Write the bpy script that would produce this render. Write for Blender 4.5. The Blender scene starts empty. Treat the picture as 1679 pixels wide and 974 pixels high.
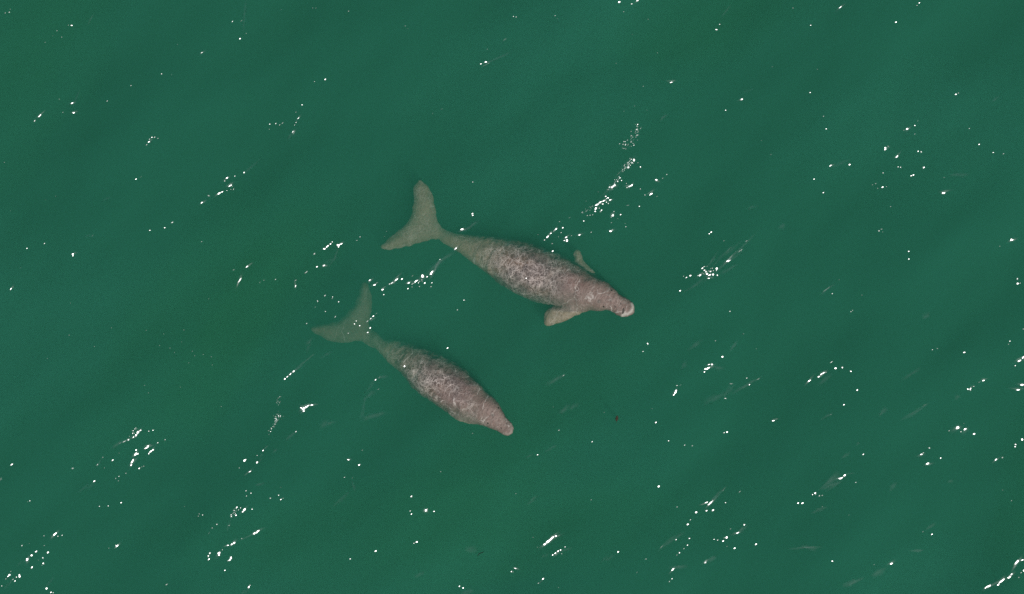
import bpy, bmesh, math, random
import numpy as np
from mathutils import Vector, noise
from mathutils.bvhtree import BVHTree

# ------------------------------------------------------------------ camera, sky, sun, exposure
scene = bpy.context.scene
CAM_H = 26.0                  # drone height above the sea, metres
S = 0.0065                    # metres of sea surface per photograph pixel
W_PX, H_PX = 1679.0, 974.0

cam_data = bpy.data.cameras.new("drone_camera")
cam = bpy.data.objects.new("drone_camera", cam_data)
scene.collection.objects.link(cam)
cam.location = (0.0, 0.0, CAM_H)
cam.rotation_euler = (0.0, 0.0, 0.0)          # straight down
cam_data.sensor_width = 36.0
cam_data.lens = 36.0 * CAM_H / (W_PX * S)
cam_data.clip_start = 0.1
cam_data.clip_end = 3000.0
scene.camera = cam

SUN_EL = math.radians(61.0)
SUN_AZ = math.radians(-52.0)                  # direction the light comes from, from +X: lower right of the picture
SUN_DIR = Vector((math.cos(SUN_EL) * math.cos(SUN_AZ), math.cos(SUN_EL) * math.sin(SUN_AZ), math.sin(SUN_EL)))

world = bpy.data.worlds.new("World")
scene.world = world
world.use_nodes = True
wn, wl = world.node_tree.nodes, world.node_tree.links
wn.clear()
w_out = wn.new("ShaderNodeOutputWorld")
w_bg = wn.new("ShaderNodeBackground")
w_sky = wn.new("ShaderNodeTexSky")
w_sky.sky_type = 'NISHITA'
w_sky.sun_disc = False
w_sky.sun_elevation = SUN_EL
w_sky.sun_rotation = math.atan2(SUN_DIR.x, SUN_DIR.y)
w_bg.inputs["Strength"].default_value = 0.09
wl.new(w_sky.outputs[0], w_bg.inputs["Color"])
wl.new(w_bg.outputs[0], w_out.inputs["Surface"])

sun_data = bpy.data.lights.new("sun", 'SUN')
sun_data.energy = 4.2
sun_data.angle = math.radians(0.53)
sun_data.color = (1.0, 0.98, 0.945)
sun = bpy.data.objects.new("sun", sun_data)
scene.collection.objects.link(sun)
sun.location = SUN_DIR * 60.0
sun.rotation_euler = SUN_DIR.to_track_quat('Z', 'Y').to_euler()

scene.view_settings.view_transform = 'Standard'
scene.view_settings.look = 'None'
scene.view_settings.exposure = 0.0
scene.view_settings.gamma = 1.0
scene.view_settings.use_curve_mapping = False
scene.cycles.volume_bounces = 1
scene.cycles.max_bounces = 8
scene.cycles.transparent_max_bounces = 16
scene.cycles.use_denoising = False
scene.cycles.sample_clamp_indirect = 4.0

COL = scene.collection


def P(px, py, z=0.0):
    """photograph pixel -> point of the place at height z"""
    k = (CAM_H - z) / CAM_H * S
    return Vector(((px - W_PX / 2) * k, (H_PX / 2 - py) * k, z))


def link(name, me, parent=None):
    o = bpy.data.objects.new(name, me)
    COL.objects.link(o)
    if parent is not None:
        o.parent = parent
    return o


def mesh(name, verts, faces, mat=None, smooth=True):
    me = bpy.data.meshes.new(name)
    me.from_pydata([tuple(v) for v in verts], [], [tuple(f) for f in faces])
    me.update()
    if smooth:
        me.polygons.foreach_set("use_smooth", [True] * len(me.polygons))
    if mat:
        me.materials.append(mat)
    return me


def new_mat(name):
    m = bpy.data.materials.new(name)
    m.use_nodes = True
    m.node_tree.nodes.clear()
    return m, m.node_tree.nodes, m.node_tree.links


# ------------------------------------------------------------------ materials
def mat_depth_sheet():
    """opaque sheet added as the depths, mottled to vary the water tone, drawn out along the chop"""
    m, n, l = new_mat("added_depth_sheet")
    out = n.new("ShaderNodeOutputMaterial")
    b = n.new("ShaderNodeBsdfDiffuse")
    tc = n.new("ShaderNodeTexCoord")
    mp = n.new("ShaderNodeMapping")
    mp.inputs["Rotation"].default_value = (0, 0, math.radians(-38))
    mp.inputs["Scale"].default_value = (0.45, 1.0, 1.0)
    l.new(tc.outputs["Object"], mp.inputs[0])
    t1 = n.new("ShaderNodeTexNoise"); t1.inputs["Scale"].default_value = 0.8; t1.inputs["Detail"].default_value = 5.0
    t1.inputs["Roughness"].default_value = 0.68
    l.new(mp.outputs[0], t1.inputs["Vector"])
    r = n.new("ShaderNodeValToRGB")
    e = r.color_ramp.elements
    e[0].position = 0.33; e[0].color = (0.012, 0.07, 0.004, 1)
    e[1].position = 0.68; e[1].color = (0.02, 0.10, 0.07, 1)
    l.new(t1.outputs["Fac"], r.inputs[0])
    l.new(r.outputs[0], b.inputs["Color"])
    l.new(b.outputs[0], out.inputs["Surface"])
    return m


def mat_water_body():
    m, n, l = new_mat("turbid_green_sea_water")
    out = n.new("ShaderNodeOutputMaterial")
    sc = n.new("ShaderNodeVolumeScatter")
    ab = n.new("ShaderNodeVolumeAbsorption")
    add = n.new("ShaderNodeAddShader")
    # per metre: scattering sc.color*density, absorption (1-ab.color)*density
    sc.inputs["Color"].default_value = (0.076, 0.43, 0.27, 1)
    sc.inputs["Density"].default_value = 1.55
    sc.inputs["Anisotropy"].default_value = 0.0
    ab.inputs["Color"].default_value = (0.076, 0.43, 0.27, 1)
    ab.inputs["Density"].default_value = 1.55
    l.new(sc.outputs[0], add.inputs[0])
    l.new(ab.outputs[0], add.inputs[1])
    l.new(add.outputs[0], out.inputs["Volume"])
    return m


def mat_ripple():
    m, n, l = new_mat("clear_water_surface")
    out = n.new("ShaderNodeOutputMaterial")
    tr = n.new("ShaderNodeBsdfTransparent")
    gl = n.new("ShaderNodeBsdfGlossy")
    gl.inputs["Roughness"].default_value = 0.19
    gl.inputs["Color"].default_value = (1, 1, 1, 1)
    fr = n.new("ShaderNodeFresnel")
    fr.inputs["IOR"].default_value = 1.34
    mx = n.new("ShaderNodeMixShader")
    at = n.new("ShaderNodeAttribute"); at.attribute_name = "rise"
    mu = n.new("ShaderNodeMath"); mu.operation = 'MULTIPLY'
    l.new(fr.outputs[0], mu.inputs[0]); l.new(at.outputs["Fac"], mu.inputs[1])
    l.new(mu.outputs[0], mx.inputs[0])
    l.new(tr.outputs[0], mx.inputs[1])
    l.new(gl.outputs[0], mx.inputs[2])
    l.new(mx.outputs[0], out.inputs["Surface"])
    return m


def mat_skin(name, seed, caustic_scale, scratch):
    m, n, l = new_mat(name)
    out = n.new("ShaderNodeOutputMaterial")
    bs = n.new("ShaderNodeBsdfPrincipled")
    bs.inputs["Roughness"].default_value = 0.55
    bs.inputs["Specular IOR Level"].default_value = 0.15
    tc = n.new("ShaderNodeTexCoord")
    at = n.new("ShaderNodeAttribute")
    at.attribute_name = "tint"
    sep = n.new("ShaderNodeSeparateColor")
    l.new(at.outputs["Color"], sep.inputs[0])

    def mapping(scale, loc=(0, 0, 0), src=None):
        mp = n.new("ShaderNodeMapping")
        mp.inputs["Scale"].default_value = scale
        mp.inputs["Location"].default_value = loc
        l.new(src or tc.outputs["Object"], mp.inputs[0])
        return mp.outputs[0]

    def ntex(vec, scale, detail=3.0, rough=0.55):
        t = n.new("ShaderNodeTexNoise")
        t.inputs["Scale"].default_value = scale
        t.inputs["Detail"].default_value = detail
        t.inputs["Roughness"].default_value = rough
        l.new(vec, t.inputs["Vector"])
        return t

    def ramp(src, stops):
        r = n.new("ShaderNodeValToRGB")
        el = r.color_ramp.elements
        while len(el) < len(stops):
            el.new(0.5)
        for e, (p, c) in zip(el, stops):
            e.position = p
            e.color = (c[0], c[1], c[2], 1) if isinstance(c, tuple) else (c, c, c, 1)
        l.new(src, r.inputs[0])
        return r.outputs[0]

    def mix(fac, a, b, mode='MIX'):
        x = n.new("ShaderNodeMix")
        x.data_type = 'RGBA'
        x.blend_type = mode
        for sock, v in ((x.inputs[0], fac), (x.inputs[6], a), (x.inputs[7], b)):
            if isinstance(v, (int, float)):
                sock.default_value = v
            elif isinstance(v, tuple):
                sock.default_value = (*v, 1)
            else:
                l.new(v, sock)
        return x.outputs[2]

    def math_(op, a, b=0.0):
        x = n.new("ShaderNodeMath")
        x.operation = op
        for sock, v in ((x.inputs[0], a), (x.inputs[1], b)):
            if isinstance(v, (int, float)):
                sock.default_value = v
            else:
                l.new(v, sock)
        return x.outputs[0]

    # warped body coordinates so that folds wander
    warp = ntex(mapping((1, 1, 1), (seed, 0, 0)), 7.0, 3.0)
    wv = n.new("ShaderNodeVectorMath"); wv.operation = 'MULTIPLY_ADD'
    l.new(warp.outputs["Color"], wv.inputs[0])
    wv.inputs[1].default_value = (0.11, 0.11, 0.11)
    l.new(tc.outputs["Object"], wv.inputs[2])
    wvec = wv.outputs[0]

    broad = ntex(mapping((1, 1, 1), (seed * 3.1, 2, 0)), 3.2, 4.0)
    back = ramp(broad.outputs["Fac"], [(0.34, (0.142, 0.095, 0.073)), (0.5, (0.104, 0.084, 0.074)), (0.68, (0.185, 0.130, 0.095))])
    tail = ramp(broad.outputs["Fac"], [(0.3, (0.215, 0.148, 0.100)), (0.7, (0.305, 0.213, 0.142))])
    head = ramp(broad.outputs["Fac"], [(0.3, (0.156, 0.096, 0.078)), (0.7, (0.210, 0.137, 0.113))])
    col = mix(sep.outputs[2], back, tail)
    col = mix(sep.outputs[0], col, head)

    # caustic light net painted into the skin colour, plus fine pale creases
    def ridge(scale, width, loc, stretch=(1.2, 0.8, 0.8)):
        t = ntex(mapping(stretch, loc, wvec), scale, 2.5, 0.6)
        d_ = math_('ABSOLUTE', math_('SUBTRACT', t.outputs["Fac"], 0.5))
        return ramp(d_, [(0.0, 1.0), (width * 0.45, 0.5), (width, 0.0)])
    def caustic_net(scale, width, loc):
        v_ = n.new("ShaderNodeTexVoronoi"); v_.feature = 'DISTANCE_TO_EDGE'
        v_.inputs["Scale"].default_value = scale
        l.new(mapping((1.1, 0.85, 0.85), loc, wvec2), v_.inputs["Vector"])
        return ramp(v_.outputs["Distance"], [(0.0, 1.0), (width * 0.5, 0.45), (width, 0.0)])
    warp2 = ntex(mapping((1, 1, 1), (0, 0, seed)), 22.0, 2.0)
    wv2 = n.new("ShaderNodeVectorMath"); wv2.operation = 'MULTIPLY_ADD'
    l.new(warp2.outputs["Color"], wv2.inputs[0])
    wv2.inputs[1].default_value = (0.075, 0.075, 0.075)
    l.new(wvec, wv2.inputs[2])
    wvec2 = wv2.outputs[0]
    cell = math_('MAXIMUM', caustic_net(caustic_scale, 0.075, (seed, seed, 0)), math_('MULTIPLY', ridge(24.0, 0.07, (seed * 2, 4, 0)), 0.6))
    fine = ntex(mapping((1.3, 0.8, 0.8), (0, seed, 0), wvec), 46.0, 3.0, 0.75)
    finer = ramp(fine.outputs["Fac"], [(0.43, 0.0), (0.58, 1.0)])
    # concentric neck and shoulder folds
    wave = n.new("ShaderNodeTexWave")
    wave.wave_type = 'BANDS'; wave.bands_direction = 'X'
    wave.inputs["Scale"].default_value = 9.5
    wave.inputs["Distortion"].default_value = 5.0
    wave.inputs["Detail"].default_value = 2.5
    wave.inputs["Detail Scale"].default_value = 1.6
    l.new(mapping((1, 1, 1), (seed, 0, 0), wvec), wave.inputs["Vector"])
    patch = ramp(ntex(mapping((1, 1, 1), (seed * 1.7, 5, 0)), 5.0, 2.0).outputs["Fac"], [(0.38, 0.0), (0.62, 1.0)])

    body_w = math_('SUBTRACT', 1.0, math_('MULTIPLY', sep.outputs[0], 0.55))
    body_w = math_('MULTIPLY', body_w, math_('SUBTRACT', 1.0, math_('MULTIPLY', sep.outputs[2], 0.42)))
    caustic_crease = math_('MULTIPLY', cell, math_('ADD', 0.25, math_('MULTIPLY', patch, 0.75)))
    col = mix(math_('MULTIPLY', math_('MULTIPLY', finer, body_w), 0.58), col, (0.055, 0.044, 0.036))
    col = mix(math_('MULTIPLY', math_('MULTIPLY', caustic_crease, body_w), 0.86), col, (0.49, 0.41, 0.355))
    fold_w = math_('MULTIPLY', wave.outputs["Fac"], math_('ADD', 0.04, math_('MULTIPLY', sep.outputs[0], 0.18)))
    col = mix(fold_w, col, (0.115, 0.085, 0.075))
    # long pale scratches
    sv = n.new("ShaderNodeTexVoronoi")
    sv.feature = 'DISTANCE_TO_EDGE'
    sv.inputs["Scale"].default_value = 4.2
    l.new(mapping((1.6, 0.7, 0.7), (seed * 2, 1, 0), wvec), sv.inputs["Vector"])
    scr = ramp(sv.outputs["Distance"], [(0.0, 1.0), (0.022, 0.0)])
    gate = ramp(ntex(mapping((1, 1, 1), (0, seed * 5, 0)), 9.0, 2.0).outputs["Fac"], [(0.47, 0.0), (0.6, 1.0)])
    col = mix(math_('MULTIPLY', math_('MULTIPLY', scr, gate), scratch), col, (0.46, 0.40, 0.35))
    # pale fleshy muzzle rim and flipper edges
    col = mix(sep.outputs[1], col, (0.42, 0.36, 0.31))
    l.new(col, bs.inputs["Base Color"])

    hgt = math_('ADD', math_('MULTIPLY', cell, 0.8), math_('MULTIPLY', math_('SUBTRACT', 1.0, finer), 0.6))
    hgt = math_('MULTIPLY', hgt, body_w)
    hgt = math_('ADD', hgt, math_('MULTIPLY', math_('SUBTRACT', 1.0, wave.outputs["Fac"]), math_('MULTIPLY', sep.outputs[0], 0.35)))
    bp = n.new("ShaderNodeBump")
    bp.inputs["Strength"].default_value = 0.45
    bp.inputs["Distance"].default_value = 0.012
    l.new(hgt, bp.inputs["Height"])
    l.new(bp.outputs[0], bs.inputs["Normal"])
    l.new(bs.outputs[0], out.inputs["Surface"])
    return m


def mat_plain(name, c, rough=0.5, var=0.3, scale=40.0):
    m, n, l = new_mat(name)
    out = n.new("ShaderNodeOutputMaterial")
    bs = n.new("ShaderNodeBsdfPrincipled")
    bs.inputs["Roughness"].default_value = rough
    bs.inputs["Specular IOR Level"].default_value = 0.08
    t = n.new("ShaderNodeTexNoise")
    t.inputs["Scale"].default_value = scale
    tc = n.new("ShaderNodeTexCoord")
    l.new(tc.outputs["Object"], t.inputs["Vector"])
    r = n.new("ShaderNodeValToRGB")
    r.color_ramp.elements[0].color = tuple(x * (1 - var) for x in c) + (1,)
    r.color_ramp.elements[1].color = tuple(x * (1 + var) for x in c) + (1,)
    l.new(t.outputs["Fac"], r.inputs[0])
    l.new(r.outputs[0], bs.inputs["Base Color"])
    l.new(bs.outputs[0], out.inputs["Surface"])
    return m


# ------------------------------------------------------------------ the sea
HALF = 400.0
DEEP = -5.0
water = link("water", mesh("water", [(-HALF, -HALF, DEEP), (HALF, -HALF, DEEP), (HALF, HALF, DEEP), (-HALF, HALF, DEEP)],
                           [(0, 1, 2, 3)], mat_depth_sheet(), False))
water["kind"] = "structure"
water["label"] = "calm turbid green sea water filling the whole picture"
# the body of water, its top raised into low diagonal swell and chop
wrng = random.Random(21)
SWELL = []
for lam in (2.6, 2.1, 1.75, 1.5, 1.3, 1.1, 0.95, 0.8, 0.7, 0.6, 0.5, 0.42, 0.35, 0.3) * 2:
    th = math.radians(-52 + wrng.gauss(0, 24))
    kk = 2 * math.pi / lam
    SWELL.append((kk * math.cos(th), kk * math.sin(th), wrng.uniform(0, 6.283), 0.045 / kk * wrng.uniform(0.6, 1.3)))


def sea(x, y):
    """height of the water surface (numbers or arrays)"""
    h = 0.0
    for kx, ky, ph, am in SWELL:
        h = h + am * np.sin(kx * x + ky * y + ph)
    return h


def water_top():
    inner = np.arange(-9.0, 9.001, 0.05)
    innery = np.arange(-6.5, 6.501, 0.05)
    far = np.array([10, 14, 22, 40, 90, 200, HALF - 1])
    xs = np.concatenate([-far[::-1], inner, far]); ys = np.concatenate([-far[::-1], innery, far])
    X, Y = np.meshgrid(xs, ys, indexing='ij')
    fade = np.clip((10 - np.abs(X)) / 1.5, 0, 1) * np.clip((7.5 - np.abs(Y)) / 1.5, 0, 1)
    Z = sea(X, Y) * fade
    nx, ny = X.shape
    verts = np.stack([X, Y, Z], -1).reshape(-1, 3).tolist()
    i, j = np.meshgrid(np.arange(nx - 1), np.arange(ny - 1), indexing='ij')
    k0 = (i * ny + j).ravel()
    faces = np.stack([k0, k0 + ny, k0 + ny + 1, k0 + 1], 1).tolist()
    # sides and floor
    rim = [(q, 0) for q in range(nx)] + [(nx - 1, q) for q in range(1, ny)] + [(q, ny - 1) for q in range(nx - 2, -1, -1)] + [(0, q) for q in range(ny - 2, 0, -1)]
    top = [q[0] * ny + q[1] for q in rim]
    low = []
    for q in rim:
        low.append(len(verts)); verts.append([X[q], Y[q], DEEP + 0.01])
    m_ = len(rim)
    for q in range(m_):
        faces.append([top[(q + 1) % m_], top[q], low[q], low[(q + 1) % m_]])
    faces.append(low[::-1])
    return verts, faces


wv_, wf_ = water_top()
water_body = link("upper_layer", mesh("upper_layer", wv_, wf_, mat_water_body(), False), water)
water_body["kind"] = "stuff"

# faint clouds added to vary the water's brightness, some paler, some greener, thick in the middle and thinning to nothing at the rim
def mat_cloud(name, scatter, s_density, absorb, a_density):
    m, n, l = new_mat(name)
    out = n.new("ShaderNodeOutputMaterial")
    sc = n.new("ShaderNodeVolumeScatter")
    sc.inputs["Color"].default_value = (*scatter, 1)
    sc.inputs["Density"].default_value = s_density
    ab = n.new("ShaderNodeVolumeAbsorption")
    ab.inputs["Color"].default_value = (*absorb, 1)
    ab.inputs["Density"].default_value = a_density
    add = n.new("ShaderNodeAddShader")
    l.new(sc.outputs[0], add.inputs[0]); l.new(ab.outputs[0], add.inputs[1])
    l.new(add.outputs[0], out.inputs["Volume"])
    return m


M_PALE_TONE = mat_cloud("pale_water_tone", (0.10, 0.55, 0.38), 0.24, (1, 1, 1), 0.0)
M_GREEN_TONE = mat_cloud("green_water_tone", (0.06, 0.5, 0.1), 0.10, (0.75, 0.82, 0.25), 0.26)
crng = random.Random(5)
cloud_meshes = []
for k in range(5):
    bm = bmesh.new()
    bmesh.ops.create_icosphere(bm, subdivisions=4, radius=1.0)
    for v in bm.verts:
        d = v.co.copy()
        f = 1 + 0.45 * noise.noise(d * 1.3 + Vector((k * 7, 0, 0))) + 0.22 * noise.noise(d * 3.1 + Vector((0, k * 5, 0)))
        v.co = Vector((d.x * f, d.y * f, d.z * (1 + 0.4 * noise.noise(d * 2.3))))
    me = bpy.data.meshes.new("tone_cloud"); bm.to_mesh(me); bm.free()
    cloud_meshes.append(me)
for k in range(26):
    green = k % 2 == 1
    me = cloud_meshes[k % 5]
    o = bpy.data.objects.new("green_tone_cloud" if green else "tone_cloud", me)
    COL.objects.link(o)
    o.parent = water
    if not me.materials:
        me.materials.append(M_PALE_TONE)
    o.material_slots[0].link = 'OBJECT'
    o.material_slots[0].material = M_GREEN_TONE if green else M_PALE_TONE
    a_ = crng.uniform(0.5, 1.5)
    h_ = crng.uniform(0.14, 0.24)
    o.scale = (a_ * crng.uniform(1.2, 2.2), a_ * crng.uniform(0.45, 0.8), h_)
    o.rotation_euler = (0, 0, math.radians(crng.gauss(38, 14)))
    o.location = (crng.uniform(-7.5, 7.5), crng.uniform(-5, 5), -0.04 - 1.45 * h_)
    o["kind"] = "stuff"

# ------------------------------------------------------------------ ripples: small wavelets whose sunward flank mirrors the sun
rng = random.Random(11)
ripple_verts, ripple_faces, ripple_fade = [], [], []
RINGS = (0.0, 0.35, 0.62, 0.85, 1.05, 1.3, 1.6, 2.0)


def window(r):
    if r <= 0.8:
        return 1.0 - 0.06 * (r / 0.8) ** 2
    k = min(1.0, (r - 0.8) / 1.2)
    return 0.94 * (1 - k * k * (3 - 2 * k))


def wavelet(x, y, length, width, ang, off=0.0, z0=0.014, seg=12, frac=None):
    """one wavelet at (x, y) metres: an elongated swelling whose middle leans towards the sun by the mirror slope
    (off: degrees by which it misses that slope)"""
    p = Vector((x, y, 0))
    v = (cam.location - p).normalized()
    hvec = (v + SUN_DIR).normalized()
    full = math.acos(hvec.z)
    tilt = full * (1 - frac) if frac is not None else max(full + math.radians(off), 0.06 * full)
    az = math.atan2(hvec.y, hvec.x)
    gx, gy = -math.tan(tilt) * math.cos(az), -math.tan(tilt) * math.sin(az)
    ca, sa = math.cos(ang), math.sin(ang)
    base = len(ripple_verts)
    z0 = z0 + float(sea(x, y))
    jag = [1 + rng.uniform(-0.36, 0.30) for _ in range(seg)]
    cb, ca2 = rng.uniform(-0.05, 0.05), rng.uniform(-0.05, 0.05)
    for i, r in enumerate(RINGS):
        for j in range(1 if i == 0 else seg):
            th = 2 * math.pi * j / seg
            k = jag[j]
            lx, ly = r * k * length / 2 * math.cos(th), r * k * width / 2 * math.sin(th)
            dx, dy = lx * ca - ly * sa, lx * sa + ly * ca
            w = window(r)
            h = (gx * dx + gy * dy) * w - (cb * lx * lx / max(length, 1e-3) + ca2 * ly * ly / max(width, 1e-3)) * w
            ripple_verts.append((x + dx, y + dy, z0 + h))
            ripple_fade.append(max(0.0, 1 - (r / 2.0) ** 2))
    for j in range(seg):
        ripple_faces.append((base, base + 1 + j, base + 1 + (j + 1) % seg))
    for i in range(1, len(RINGS) - 1):
        o0, o1 = base + 1 + (i - 1) * seg, base + 1 + i * seg
        for j in range(seg):
            ripple_faces.append((o0 + j, o1 + j, o1 + (j + 1) % seg, o0 + (j + 1) % seg))


ZK = 420.0 / 1677.0


def glints(ox, oy, items):
    """wavelets traced in an enlarged window of the sea: x, y, length, width, angle, dimness (degrees off)"""
    for it in items:
        zx, zy, ln = it[0], it[1], it[2]
        wd = it[3] if len(it) > 3 else ln * 0.8
        an = it[4] if len(it) > 4 else 40
        off = it[5] if len(it) > 5 else 0.0
        if ln < 14 and off == 0.0:
            off = rng.uniform(0.8, 3.2)
        ln, wd = ln * 0.82, wd * 0.62
        if ln > 17 and off < 2.0:      # soft shoulder of the crest under a bright glint
            q = P(ox + (zx + rng.uniform(-6, 10)) * ZK, oy + (zy + rng.uniform(-10, 6)) * ZK)
            wavelet(q.x, q.y, ln * 2.3 * ZK * S, max(wd, 10) * 1.3 * ZK * S, math.radians(an + rng.uniform(-15, 15)), -rng.uniform(4.6, 6.6), z0=0.011, seg=10)
        p = P(ox + zx * ZK, oy + zy * ZK)
        wavelet(p.x, p.y, ln * ZK * S, wd * ZK * S, math.radians(an), -off)


def wisp(ox, oy, x0, y0, x1, y1, count, spread, lo=4, hi=9, dim=(0.5, 5.5)):
    """a breaking crest: many tiny wavelets along a line"""
    for _ in range(count):
        f = rng.random()
        zx = x0 + (x1 - x0) * f + rng.gauss(0, spread)
        zy = y0 + (y1 - y0) * f + rng.gauss(0, spread)
        p = P(ox + zx * ZK, oy + zy * ZK)
        ln = rng.uniform(lo, hi) * 0.85
        wavelet(p.x, p.y, ln * 1.4 * ZK * S, ln * 0.8 * ZK * S, math.radians(rng.uniform(10, 80)), -rng.uniform(*dim), seg=8)


def crest(ox, oy, x0, y0, x1, y1, width, off):
    """a smooth faint crest line"""
    p, q = P(ox + x0 * ZK, oy + y0 * ZK), P(ox + x1 * ZK, oy + y1 * ZK)
    d = q - p
    nn = max(2, int(d.length / 0.16))
    for i in range(nn):
        if ox > 1100 and oy > 400 and rng.random() < 0.5:
            continue
        c = p + d * ((i + 0.5) / nn) + Vector((rng.gauss(0, 0.008), rng.gauss(0, 0.008), 0))
        wavelet(c.x, c.y, d.length / nn * 1.5, width * rng.uniform(0.6, 1.2) * ZK * S, math.atan2(d.y, d.x) + rng.uniform(-.15, .15), -off * 1.55 - 0.6 - rng.uniform(-0.8, 1.8))


# -- traced window by window, top row
glints(0, 0, [(40, 88, 11), (65, 83, 11), (72, 63, 8, 7, 40, 3), (375, 202, 12), (405, 244, 9, 8, 0, 2), (348, 235, 7, 7, 0, 4), (449, 166, 10), (471, 167, 17, 12, 0),
    (298, 278, 9, 8, 0, 3), (1525, 143, 18, 8, 60, 1), (1583, 138, 20, 7, 35, 3), (1612, 218, 9, 8, 0, 3), (1572, 254, 15, 13), (1163, 292, 8, 7, 0, 4), (1323, 347, 24, 9, 33, 1.5),
    (1060, 484, 13, 12), (1126, 490, 9, 14, 0, 5), (856, 560, 12), (463, 672, 22, 15, 15), (385, 648, 10, 6, 0, 3), (404, 732, 12), (474, 734, 23, 16, 0), (698, 660, 13),
    (257, 756, 42, 11, 45), (224, 790, 20, 9, 50, 1), (988, 915, 18, 9, 45, 2), (1003, 903, 14, 9, 20), (1021, 902, 10), (1043, 909, 9, 8, 0, 2), (985, 932, 22, 9, 25), (970, 952, 14, 9, 30, 2)])
crest(0, 0, 575, 150, 605, 100, 9, 5.5); crest(0, 0, 1590, 30, 1600, 190, 9, 7); crest(0, 0, 485, 660, 510, 600, 10, 7)
glints(420, 0, [(160, 60, 8, 7, 0, 5), (366, 47, 10, 9, 0, 3.5), (388, 47, 10, 9, 0, 3.5), (604, 72, 12, 10, 0, 2.5), (978, 174, 10, 9, 0, 3), (995, 192, 9, 7, 0, 5), (1513, 322, 9, 8, 0, 4),
    (1502, 405, 26, 13, 0), (1471, 417, 14), (1628, 260, 34, 14, 40, 5), (384, 536, 10, 9, 0, 2), (455, 522, 16, 12, 60), (303, 687, 13, 11, 0, 1), (260, 735, 11, 10, 0, 3),
    (276, 774, 26, 9, 45, 1), (262, 801, 13, 11), (252, 818, 10), (240, 862, 22, 10, 65, 1), (88, 812, 14, 11, 0, 1), (85, 845, 9, 8, 0, 3), (128, 808, 16, 12, 70, 1.5), (153, 817, 13, 11), (172, 804, 22, 8, 40, 3),
    (1215, 713, 20, 8, 0, 5.5), (1155, 742, 18, 8, 40, 6)])
crest(420, 0, 1520, 400, 1640, 350, 12, 6.5); crest(420, 0, 215, 900, 240, 860, 12, 6.5)
glints(840, 0, [(818, 6, 22, 12, 35), (781, 29, 16, 9, 0, 1), (728, 81, 11, 9), (8, 109, 9, 8, 0, 1), (25, 112, 11), (280, 104, 10, 9, 0, 2), (296, 124, 8, 7, 0, 4), (888, 127, 12, 9, 0, 4), (785, 227, 12, 7, 0, 5),
    (1338, 191, 20, 12, -20, 0), (1361, 156, 11, 10, 0, 1.5), (950, 346, 9, 8, 0, 3), (680, 415, 9, 8, 0, 3.5), (1040, 540, 28, 11, 12), (858, 565, 9, 8, 0, 2.5), (1503, 651, 22, 13, 30), (1397, 722, 14, 12, 0, 1),
    (800, 695, 9, 8, 0, 4), (730, 730, 8, 7, 0, 4), (878, 722, 9, 8, 0, 5), (812, 850, 11, 10, 0, 2), (815, 888, 26, 18, 20, 3), (1632, 920, 10, 9, 0, 5.5)])
crest(840, 0, 1385, 95, 1415, 45, 10, 6); crest(840, 0, 970, 785, 1005, 745, 14, 6); crest(840, 0, 1520, 610, 1570, 585, 8, 7)
wisp(840, 0, 835, 825, 790, 900, 26, 14); wisp(840, 0, 800, 900, 725, 970, 34, 14)
glints(1260, 0, [(160, 53, 10, 9, 0, 3), (470, 48, 34, 10, 42, 1), (982, 23, 14), (966, 40, 10, 8, 45, 2), (273, 168, 14, 11, 0, 1), (826, 151, 17, 16), (320, 454, 10, 9, 0, 4), (25, 437, 9, 8, 0, 4),
    (273, 606, 14, 12, 0, 1), (357, 763, 12), (373, 846, 12, 11, 0, .5), (1229, 617, 18, 12, 20), (1246, 608, 12, 7, 30, 2), (910, 842, 22, 20), (888, 852, 9), (961, 822, 12, 16, 0, 1), (980, 790, 16, 9, 60, 4.5),
    (961, 876, 12, 9, 60, 3), (1317, 841, 11, 10, 0, 2), (1380, 945, 14), (766, 968, 20, 17), (785, 957, 14, 6, -30, 2)])
crest(1260, 0, 1470, 665, 1495, 640, 12, 7)
# second row
glints(0, 244, [(24, 87, 8, 7, 0, 3), (898, 201, 17, 10, 30), (930, 187, 22, 6, 40, 4.5), (360, 309, 8, 7, 0, 4), (293, 333, 7, 7, 0, 4.5), (293, 620, 12), (176, 652, 12, 10, 0, .5), (61, 405, 7, 6, 0, 4),
    (483, 690, 24, 15, 10), (484, 700, 16, 11, 80), (615, 570, 26, 8, 50, 5.5), (984, 535, 14, 9, 0, 1), (1083, 517, 18, 12, 0, 1), (1130, 482, 22, 14, 25, 2), (1320, 353, 26, 12, 28), (1366, 307, 26, 20, -30, 3),
    (1430, 291, 30, 19, 28), (1452, 281, 20, 11, 28), (1485, 190, 28, 15, 32), (1470, 210, 9, 8, 0, 1), (1535, 178, 12), (1595, 154, 20, 11, 75), (1503, 240, 38, 12, 32), (1516, 245, 12), (1525, 263, 11), (1508, 265, 9), (1482, 272, 9, 8, 0, 1),
    (1322, 608, 10, 9, 0, 2.5), (73, 917, 22, 12, 55), (1615, 771, 26, 12, 35), (1568, 858, 46, 13, 58, 1), (1560, 870, 28, 16, 60, 2.5), (1527, 793, 20, 16, 0, 4), (137, 779, 9, 8, 0, 5)])
crest(0, 244, 1600, 150, 1675, 85, 9, 6); crest(0, 244, 690, 335, 720, 310, 9, 6.5); crest(0, 244, 580, 585, 610, 570, 9, 6.5)
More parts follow.
